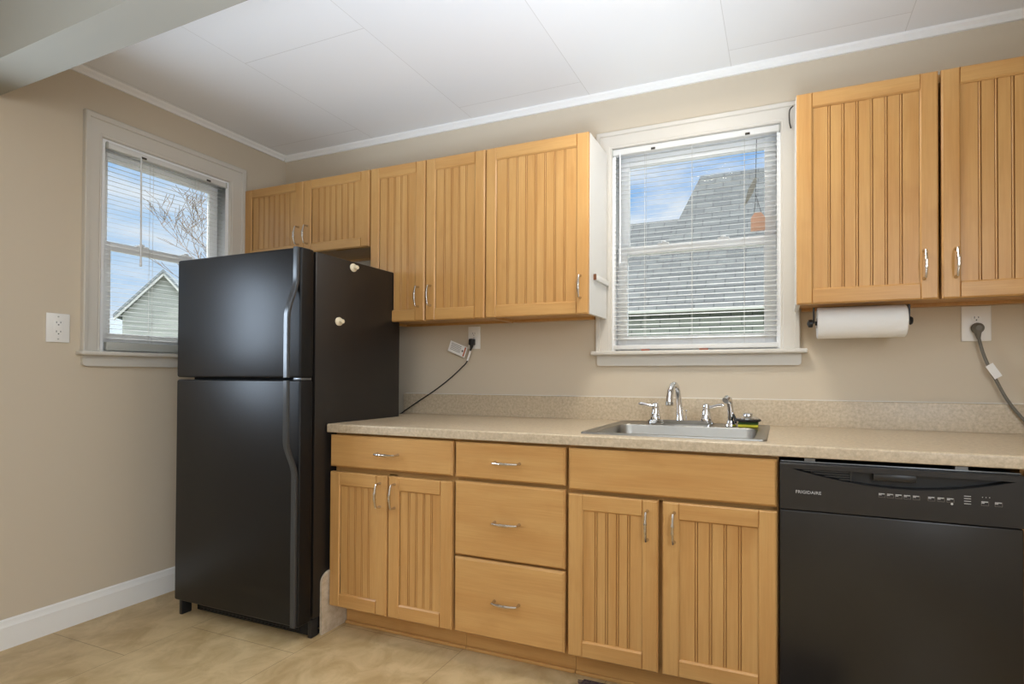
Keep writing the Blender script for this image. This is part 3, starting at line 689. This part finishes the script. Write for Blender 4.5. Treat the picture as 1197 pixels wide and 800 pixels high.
# control panel with a lens-shaped recess along its top
zb_, zt_, zl = 0.7015, 0.8400, 0.8235
xa, xb_ = 2.962, 3.520; xc = 3.255
def arc(x):
    t = (x-xc)/(xa-xc) if x < xc else (x-xc)/(xb_-xc)
    return zl-0.041*max(0.0, 1-abs(t)**1.9)
m = MB(); NX = 56; xs = [xa+(xb_-xa)*i/NX for i in range(NX+1)]
YP = DY-0.004; YR = DY+0.018
m.grid([[(x, YP, zb_) for x in xs], [(x, YP, arc(x)) for x in xs]], 'dw_panel')
m.grid([[(x, YP, arc(x)) for x in xs], [(x, YP+0.003, arc(x)+0.002) for x in xs], [(x, YR, arc(x)+0.003) for x in xs], [(x, YR, zl) for x in xs], [(x, YP, zl) for x in xs]], 'dw_recess')
m.grid([[(x, YP, zl) for x in xs], [(x, YP, zt_-0.003) for x in xs], [(x, YP+0.003, zt_) for x in xs], [(x, -0.616, zt_) for x in xs]], 'dw_panel')
for a, b in ((D0, xa), (xb_, D1)):
    m.grid([[(a, YP, zb_), (b, YP, zb_)], [(a, YP, zl), (b, YP, zl)], [(a, YP, zt_-0.003), (b, YP, zt_-0.003)], [(a, YP+0.003, zt_), (b, YP+0.003, zt_)], [(a, -0.616, zt_), (b, -0.616, zt_)]], 'dw_panel')
m.grid([[(D0, YP, zb_), (D0, -0.616, zb_)], [(D0, YP, zt_-0.003), (D0, -0.616, zt_)]], 'dw_panel').grid([[(D1, YP, zb_), (D1, -0.616, zb_)], [(D1, YP, zt_-0.003), (D1, -0.616, zt_)]], 'dw_panel')
m.grid([[(D0, YP, zb_), (D1, YP, zb_)], [(D0, -0.616, zb_), (D1, -0.616, zb_)]], 'dw_panel')
cp = m.build('control_panel', dw, angle=0.4)
v = MB()
for i in range(5):
    zv = 0.7915+i*0.0068; a = next((x for x in xs if arc(x) < zv-0.001), 3.0)
    if a < 3.12: v.box(a+0.003, 3.125, DY+0.000, DY+0.006, zv, zv+0.0022, 'dw_vent')
for x in (3.018, 3.125): v.box(x-0.0015, x+0.0015, DY+0.001, DY+0.012, arc(x)+0.001, zl-0.001, 'dw_panel')
v.build('vent', cp)
MB().box(3.182, 3.290, DY-0.001, DY+0.0175, 0.803, zl-0.0005, 'dw_panel', 0.003).build('latch_handle', cp)
def lettering(txt, x0, x1, zc_, y, mname, parent, name):
    cu = bpy.data.curves.new(name, 'FONT'); cu.body = txt; cu.extrude = 0.0003; cu.align_x = 'LEFT'; cu.resolution_u = 2
    t = bpy.data.objects.new(name, cu); COL.objects.link(t)
    dg = bpy.context.evaluated_depsgraph_get(); me = bpy.data.meshes.new_from_object(t.evaluated_get(dg)); bpy.data.objects.remove(t)
    xs_ = [q.co.x for q in me.vertices]; ys_ = [q.co.y for q in me.vertices]
    s = (x1-x0)/(max(xs_)-min(xs_)); off = ORIG[parent.as_pointer()]; my = (max(ys_)+min(ys_))/2
    for q in me.vertices:
        q.co = Vector((x0+(q.co.x-min(xs_))*s, y-q.co.z, zc_+(q.co.y-my)*s*0.9)) - off
    me.materials.clear(); me.materials.append(MATS[mname])
    o = bpy.data.objects.new(name, me); COL.objects.link(o); o.parent = parent; ORIG[o.as_pointer()] = off.copy(); return o
lettering('FRIGIDAIRE', 2.9745, 3.0445, 0.7555, YP-0.0004, 'print_grey', cp, 'brand_lettering')
def outline(x0, x1, z0, z1):
    w = 0.0007; b = MB(); y0, y1 = YP-0.0006, YP-0.0001
    b.box(x0, x1, y0, y1, z0, z0+w, 'tag_print').box(x0, x0+w, y0, y1, z0, z1, 'tag_print').box(x1-w, x1, y0, y1, z0, z1, 'tag_print')
    b.box(x0, x0+(x1-x0)*0.9, y0, y1, z1-0.0030, z1-0.0006, 'print_grey').box(x0, x0+(x1-x0)*0.45, y0, y1, z1-0.0060, z1-0.0042, 'print_grey')
    b.build('button', cp)
for x in (3.195, 3.216, 3.237, 3.258, 3.280, 3.3165, 3.3390, 3.3610, 3.4400, 3.4705): outline(x, x+0.017, 0.757-0.002*(x > 3.43), 0.769-0.002*(x > 3.43))
for zi in (0.7765, 0.7700, 0.7630, 0.7560): MB().box(3.401, 3.417, YP-0.0006, YP-0.0001, zi, zi+0.0018, 'print_grey').build('indicator_label', cp)
for x in (3.442, 3.450, 3.458): MB().box(x, x+0.0018, YP-0.0006, YP-0.0001, 0.7765, 0.7785, 'print_grey').build('indicator_dot', cp)
MB().lathe([(0.003, -0.0006), (0.0028, 0)], (3.373, YP-0.0001, 0.7535), 'print_grey', 12, axis='y').build('indicator_dot', cp)
MB().box(D0+0.002, D1-0.002, -0.640, -0.630, 0.8405, 0.8450, 'strip_metal', 0.001).box(D0+0.07, D0+0.10, -0.636, -0.61, 0.8451, 0.854, 'strip_metal').box(D1-0.15, D1-0.12, -0.636, -0.61, 0.8451, 0.854, 'strip_metal').build('mounting_strip', dw, label='grey metal mounting strip')

# ------------------------------------------------------------------ outlets and cords
def outlet(xf, u0, u1, z0, z1, label, decora=False):
    uc, zc_ = (u0+u1)/2, (z0+z1)/2
    o = thing('wall_outlet', xf(uc, 0.0005, z0), label, 'outlet')
    B = lambda mb, n, **k: mb.build(n, o, xf=xf, **k)
    B(MB().box(u0, u1, 0.0006, 0.0065, z0, z1, 'plastic_white', 0.0025, 3), 'cover_plate')
    if decora: B(MB().box(uc-0.0165, uc+0.0165, 0.0066, 0.0085, zc_-0.033, zc_+0.033, 'plastic_white', 0.001), 'receptacle')
    for q in (1, -1):
        zc2 = zc_+q*0.0195
        if not decora:
            pl = [(uc+0.0165*math.cos(a)*1.0, zc2+0.0145*max(-0.85, min(0.85, math.sin(a)))) for a in [2*PI*k/24 for k in range(24)]]
            B(MB().prism(pl, 'y', 0.0066, 0.0085, 'plastic_white'), 'receptacle')
        sl = MB()
        sl.box(uc-0.0075, uc-0.0055, 0.0086, 0.0089, zc2, zc2+0.008, 'slot_dark').box(uc+0.0055, uc+0.0075, 0.0086, 0.0089, zc2+0.001, zc2+0.0075, 'slot_dark')
        sl.lathe([(0.0024, 0.0086), (0.0024, 0.0089)], (uc, 0, zc2-0.006), 'slot_dark', 10, axis='y')
        B(sl, 'slots', label='dark slots')
    for q in ((0,) if not decora else (1, -1)):
        B(MB().lathe([(0.003, 0.0066), (0.0028, 0.0074)], (uc, 0, zc_+q*0.048), 'rail_grey', 12, axis='y'), 'screw')
    return o
outlet(xl, -1.070, -0.996, 1.238, 1.362, 'white duplex outlet plate on the left wall beside the window', True)
outlet(xb, 1.3575, 1.4315, 1.243, 1.362, 'white outlet with a black plug under the left wall cabinets')
outlet(xb, 3.584, 3.680, 1.238, 1.372, 'wide white outlet with a grey plug under the right wall cabinet')

def spline(pts, n=8):
    P = [Vector(p) for p in pts]; out = []
    for i in range(len(P)-1):
        a, b, c_, d = P[max(i-1, 0)], P[i], P[i+1], P[min(i+2, len(P)-1)]
        for k in range(n):
            t = k/n; out.append(0.5*((2*b)+(c_-a)*t+(2*a-5*b+4*c_-d)*t*t+(3*b-a-3*c_+d)*t**3))
    out.append(P[-1]); return out
# black appliance cord, left
cd = thing('power_cord', (1.3945, -0.02, 1.265), 'black power cord with white tag plugged in left of the sink window', 'power cord')
m = MB().box(1.382, 1.407, -0.040, -0.0092, 1.262, 1.296, 'plastic_black', 0.005, 3).tube([(1.3945, -0.026, 1.264), (1.392, -0.026, 1.250), (1.388, -0.026, 1.236)], [0.010, 0.0075, 0.0045], 'plastic_black', 12)
m.build('plug', cd)
pc = spline([(1.3885, -0.026, 1.240), (1.364, -0.024, 1.176), (1.330, -0.020, 1.146), (1.281, -0.016, 1.108), (1.210, -0.018, 1.056), (1.146, -0.026, 1.012), (1.060, -0.031, 0.962), (0.985, -0.031, 0.918), (0.955, -0.035, 0.8972), (0.930, -0.06, 0.86), (0.915, -0.10, 0.70)])
MB().tube(pc, 0.0032, 'plastic_black', 8).build('cable', cd)
MB().tube([(1.3855, -0.0262, 1.232), (1.376, -0.0252, 1.207), (1.366, -0.0242, 1.182)], 0.0052, 'paper', 10).build('tag_sleeve', cd, label='white paper sleeve round the cable')
def quad(c, ux, uz, w, h, t=0.0008):
    pass
def card(c, ang, w, h, y0, y1, mname, mb):
    ca, sa = math.cos(ang), math.sin(ang)
    pl = [(c[0]+ca*a-sa*b, c[1]+sa*a+ca*b) for a, b in ((-w/2, -h/2), (w/2, -h/2), (w/2, h/2), (-w/2, h/2))]
    mb.prism(pl, 'y', y0, y1, mname)
tg = MB(); ang = -0.36; cc = (1.308, 1.243)
card(cc, ang, 0.112, 0.058, -0.0300, -0.0292, 'paper', tg)
tgo = tg.build('warning_tag', cd, label='white paper warning tag')
tp = MB(); ca, sa = math.cos(ang), math.sin(ang)
for i in range(5):
    k = 0.019-i*0.008; card((cc[0]-0.012*ca-sa*k, cc[1]-0.012*sa+ca*k), ang, 0.066, 0.0024, -0.0304, -0.03005, 'tag_print', tp)
card((cc[0]+0.046*ca, cc[1]+0.046*sa), ang, 0.008, 0.050, -0.0304, -0.03005, 'tag_orange', tp)
card((cc[0]+0.033*ca-0.001*sa, cc[1]+0.033*sa), ang, 0.010, 0.010, -0.0304, -0.03005, 'tag_print', tp)
tp.build('printing', tgo)
# grey cord, right
cd = thing('power_cord', (3.632, -0.02, 1.28), 'thick grey power cord plugged in under the right wall cabinet', 'power cord')
m = MB().lathe([(0.019, -0.0095), (0.021, -0.018), (0.019, -0.030), (0.010, -0.036)], (3.632, 0, 1.2865), 'plastic_grey', 22, axis='y').tube([(3.632, -0.024, 1.280), (3.632, -0.024, 1.262), (3.634, -0.024, 1.246)], [0.013, 0.010, 0.006], 'plastic_grey', 12)
m.build('plug', cd)
pc = spline([(3.634, -0.024, 1.250), (3.645, -0.026, 1.198), (3.664, -0.028, 1.140), (3.688, -0.028, 1.086), (3.716, -0.030, 1.024), (3.752, -0.034, 0.966), (3.795, -0.045, 0.914), (3.835, -0.062, 0.9015), (3.90, -0.09, 0.9005)])
MB().tube(pc, 0.0056, 'plastic_grey', 10).build('cable', cd)
tg = MB(); card((3.676, 1.124), -1.02, 0.056, 0.027, -0.0385, -0.0375, 'paper', tg); tg.build('tag', cd, label='white paper tag wrapped round the cable')

# ------------------------------------------------------------------ paper towels under the right cabinet
rc = (0, -0.150, 1.3095); R = 0.0605
h = thing('paper_towel_holder', (3.21, rc[1], ZUB+0.003), 'black under-cabinet holder carrying the paper towel roll', 'towel holder')
zt2 = ZUB+0.0026
MB().box(3.050, 3.380, rc[1]+0.008, rc[1]+0.018, zt2-0.0012, zt2, 'plastic_black', 0.001).build('mounting_bar', h)
for x, d in ((3.050, -1), (3.374, 1)):
    m = MB().prism([(rc[1]-0.016, zt2-0.004), (rc[1]+0.016, zt2-0.004), (rc[1]+0.009, rc[2]), (rc[1]-0.009, rc[2])], 'x', x, x+0.006, 'plastic_black')
    m.lathe([(0.014, -0.0005), (0.016, -0.006), (0.015, -0.016), (0.004, -0.021)] if d < 0 else [(0.014, 0.0065), (0.016, 0.010), (0.012, 0.016), (0.004, 0.018)], (x, rc[1], rc[2]), 'plastic_black', 20, axis='x')
    m.build('arm', h)
MB().tube([(3.0575, rc[1], rc[2]), (3.3730, rc[1], rc[2])], 0.008, 'plastic_black', 12).build('rod', h)
pr = thing('paper_towel_roll', (3.2155, rc[1], rc[2]), 'white paper towel roll hanging under the right wall cabinet', 'paper towels')
L0, L1 = 3.0645, 3.3665
m = MB().lathe([(0.021, L0), (R-0.003, L0), (R, L0+0.003), (R, L1-0.003), (R-0.003, L1), (0.021, L1), (0.0205, L1), (0.0205, L0)], (0, rc[1], rc[2]), 'paper', 56, axis='x')
m.bm.faces.ensure_lookup_table()
for f in [f for f in m.bm.faces if len(f.verts) > 10]: m.bm.faces.remove(f)
m.build('paper', pr)
rows = []
for x in (L0+0.001, L1-0.001): pass
m = MB().grid([[(x, rc[1]+rr_*math.cos(2*PI*k/24), rc[2]+rr_*math.sin(2*PI*k/24)) for k in range(24)] for x, rr_ in ((L0-0.0005, 0.0202), (L1+0.0005, 0.0202), (L1+0.0005, 0.0190), (L0-0.0005, 0.0190), (L0-0.0005, 0.0202))], 'card_brown', closed=True)
m.build('cardboard_core', pr)

# ------------------------------------------------------------------ ornament hanging in the sink window
ox, oy = 2.836, 0.022
o = thing('hanging_ornament', (ox, oy, 1.745), 'small terracotta house ornament with a metal bird hanging in the sink window', 'ornament')
m = MB(); hw_ = 0.030
m.prism([(ox-hw_, 1.744), (ox+hw_, 1.744), (ox+hw_, 1.800), (ox+0.014, 1.822), (ox-0.014, 1.822), (ox-hw_, 1.800)], 'y', oy-0.007, oy+0.005, 'terracotta')
m.build('house_block', o)
MB().tube([(ox-0.016, oy, 1.8225), (ox-0.010, oy, 1.87), (ox-0.010, oy, 1.93), (ox-0.006, oy, 2.152)], 0.0014, 'dark_metal', 6).tube([(ox+0.014, oy, 1.8225), (ox-0.008, oy, 1.90)], 0.0012, 'dark_metal', 6).build('wire', o)
m = MB().tube([(ox-0.052, oy, 1.872), (ox-0.040, oy, 1.898), (ox-0.030, oy, 1.925), (ox-0.014, oy, 1.962), (ox-0.008, oy, 1.985)], [0.003, 0.010, 0.013, 0.010, 0.001], 'bird_metal', 10, 0.35)
m.tube([(ox-0.052, oy, 1.876), (ox-0.058, oy, 1.862)], [0.008, 0.002], 'bird_metal', 8, 0.4).build('bird', o)

# bent curtain hook at the window corner
tag(MB().tube(spline([(2.972, -0.029, 2.150), (2.966, -0.034, 2.175), (2.966, -0.036, 2.222), (2.980, -0.036, 2.240)], 6), 0.0028, 'dark_metal', 8).build('curtain_hook', origin=(2.968, -0.03, 2.15)), 'thin dark bent hook on the casing at the right cabinet', 'hook')

# ------------------------------------------------------------------ floor mat, ceiling lamp
m = MB().box(2.262, 3.10, -1.08, -0.582, 0.0006, 0.010, 'rug_dark', 0.004)
rg = m.build('kitchen_rug', origin=(2.68, -0.83, 0))
tag(rg, 'dark woven kitchen rug on the floor in front of the sink', 'rug')
fl = MB()
for i in range(60):
    y = -1.078+i*0.0083; fl.tube([(2.263, y, 0.005), (2.249-0.004*(i % 3), y+0.002*(i % 2), 0.0022)], 0.0016, 'rug_dark', 5)
fl.build('fringe', rg)
lx, ly = 2.52, -0.735
la = thing('ceiling_light', (lx, ly, ZC), 'round white flush ceiling lamp in the middle of the kitchen', 'ceiling lamp')
MB().lathe([(0.16, -0.0005), (0.165, -0.008), (0.16, -0.022), (0.13, -0.024)], (lx, ly, ZC), 'trim_white', 40).build('rim', la)
MB().lathe([(0.145, -0.0245), (0.142, -0.045), (0.12, -0.070), (0.08, -0.088), (0.03, -0.096), (0.002, -0.097)], (lx, ly, ZC), 'lamp_glass', 40).build('glass_shade', la)
light('ceiling_light_bulb', 'AREA', (lx, ly, ZC-0.105), LAMP_W, (1.0, 0.94, 0.85), target=(lx, ly, 0), size=0.26).data.spread = PI

# ------------------------------------------------------------------ outdoors
struct(MB().box(-60, 60, -30, 90, -0.62, -0.60, 'lawn').build('ground'))
# neighbour behind the sink window: shingled wall and steep roof
nb = thing('neighbor_house', (3.0, 8, -0.6), 'grey shingled house seen through the sink window', 'house')
NY = 6.0
MB().box(-4.0, 9.0, NY+0.10, NY+6, -0.6, 2.22, 'shingle_wall').build('wall', nb)
def slope(poly, m_, th=0.10):
    A = [Vector(p) for p in poly]; n = (A[1]-A[0]).cross(A[2]-A[0]).normalized()*th
    b = bmesh.new(); U = [b.verts.new(p) for p in A]; D = [b.verts.new(p-n) for p in A]; b.faces.new(U); b.faces.new(D[::-1])
    for i in range(len(A)): j = (i+1) % len(A); b.faces.new((U[i], U[j], D[j], D[i]))
    mb = MB(); mb._merge(b, m_); return mb
def hip(name, x0, x1, y0, y1, zb, zr, xl, xr):
    b = bmesh.new(); ym = (y0+y1)/2
    V = [b.verts.new(p) for p in ((x0, y0, zb), (x1, y0, zb), (x1, y1, zb), (x0, y1, zb), (xl, ym, zr), (xr, ym, zr))]
    for f in ((0, 1, 5, 4), (2, 3, 4, 5), (3, 0, 4), (1, 2, 5), (0, 3, 2, 1)): b.faces.new([V[i] for i in f])
    mb = MB(); mb._merge(b, 'shingle_roof'); return mb.build(name, nb, smooth=False)
hip('main_roof', 0.50, 9.2, NY, NY+3.2, 2.25, 5.08, 1.42, 9.0)
hip('side_roof', -4.2, 2.0, NY+0.02, NY+2.72, 2.25, 4.20, -4.0, 1.6)
MB().box(-4.2, 9.2, NY-0.02, NY+0.10, 2.19, 2.245, 'siding_pale').build('eave', nb)
# pale sided gable house beyond the left window
h1 = thing('gable_house', (-9.5, 3.2, -0.6), 'pale house with clapboard gable seen through the left window', 'house')
gx = -7.0; ay, az = 3.19, 2.80; ey0, ey1, ez = 2.67, 3.71, 2.10
ca_, sa_ = math.cos(-0.68), math.sin(-0.68)
def turn(x, y, z): return (gx+(x-gx)*ca_-(y-ay)*sa_, ay+(x-gx)*sa_+(y-ay)*ca_, z)
m = MB().prism([(ey0, -0.6), (ey1, -0.6), (ey1, ez), (ay, az), (ey0, ez)], 'x', gx-5, gx, 'siding_pale')
k = 0
z = -0.55
while z < az-0.05:
    hw2 = min(ey1-ay, (az-z)/(az-ez)*(ey1-ay)) if z > ez else (ey1-ay)
    lo = min(ay-ey0, (az-z)/(az-ez)*(ay-ey0)) if z > ez else (ay-ey0)
    m.prism([(gx, z), (gx+0.014, z), (gx, z+0.10)], 'y', ay-lo+0.01, ay+hw2-0.01, 'siding_pale') if False else m.box(gx, gx+0.005, ay-lo+0.012, ay+hw2-0.012, z, z+0.018, 'siding_pale')
    z += 0.105
m.build('wall', h1, xf=turn)
for (ya, za, yb2, zb2) in ((ey0-0.09, ez-0.06, ay, az+0.045), (ay, az+0.045, ey1+0.09, ez-0.06)):
    m = MB().prism([(ya, za), (yb2, zb2), (yb2, zb2+0.05), (ya, za+0.05)], 'x', gx-5.1, gx+0.10, 'shingle_far')
    m.prism([(ya, za-0.05), (yb2, zb2-0.055), (yb2, zb2-0.002), (ya, za-0.002)], 'x', gx+0.03, gx+0.08, 'trim_ext').build('roof', h1, xf=turn)
h2 = thing('far_house', (-22, 9, -0.6), 'low far house with grey roof beyond the pale gable house', 'house')
MB().box(-26, -21.5, 6.5, 10.8, -0.6, 2.2, 'siding_pale').build('wall', h2)
slope([(-20.9, 6.2, 2.1), (-20.9, 11, 2.1), (-23.7, 11, 3.5), (-23.7, 6.2, 3.5)], 'shingle_far').build('roof', h2)
# bare trees
def tree(base, height, seed, label, lean=(0, 0)):
    rnd = random.Random(seed); m = MB()
    root = thing('bare_tree', base, label, 'tree')
    def grow(p, d, L, r, depth):
        n = 4; pts = [p]; rr = [r]; dd = d.copy()
        for i in range(n):
            dd = (dd+Vector((rnd.uniform(-.16, .16), rnd.uniform(-.16, .16), rnd.uniform(-.06, .12)))).normalized()
            pts.append(pts[-1]+dd*L/n); rr.append(max(0.006, r*(1-0.5*(i+1)/n)))
        m.tube(pts, rr, 'bark', 5 if depth > 1 else 7)
        if depth == 0: return
        for i in range(rnd.choice((3, 4))):
            j = rnd.randint(2, n); q = pts[j]; a = rnd.uniform(0, 2*PI)
            nd = (dd*0.75+Vector((math.cos(a)*.7, math.sin(a)*.7, rnd.uniform(0.0, .5)))).normalized()
            grow(q, nd, L*rnd.uniform(.5, .75), rr[j]*0.7, depth-1)
    grow(Vector(base), Vector((lean[0], lean[1], 1)).normalized(), height*0.42, height*0.011, 5)
    m.build('branches', root, smooth=False)
tree((-13.0, 6.75, -0.6), 7.8, 5, 'bare leafless tree seen behind the pale gable house', (0.0, -0.02))
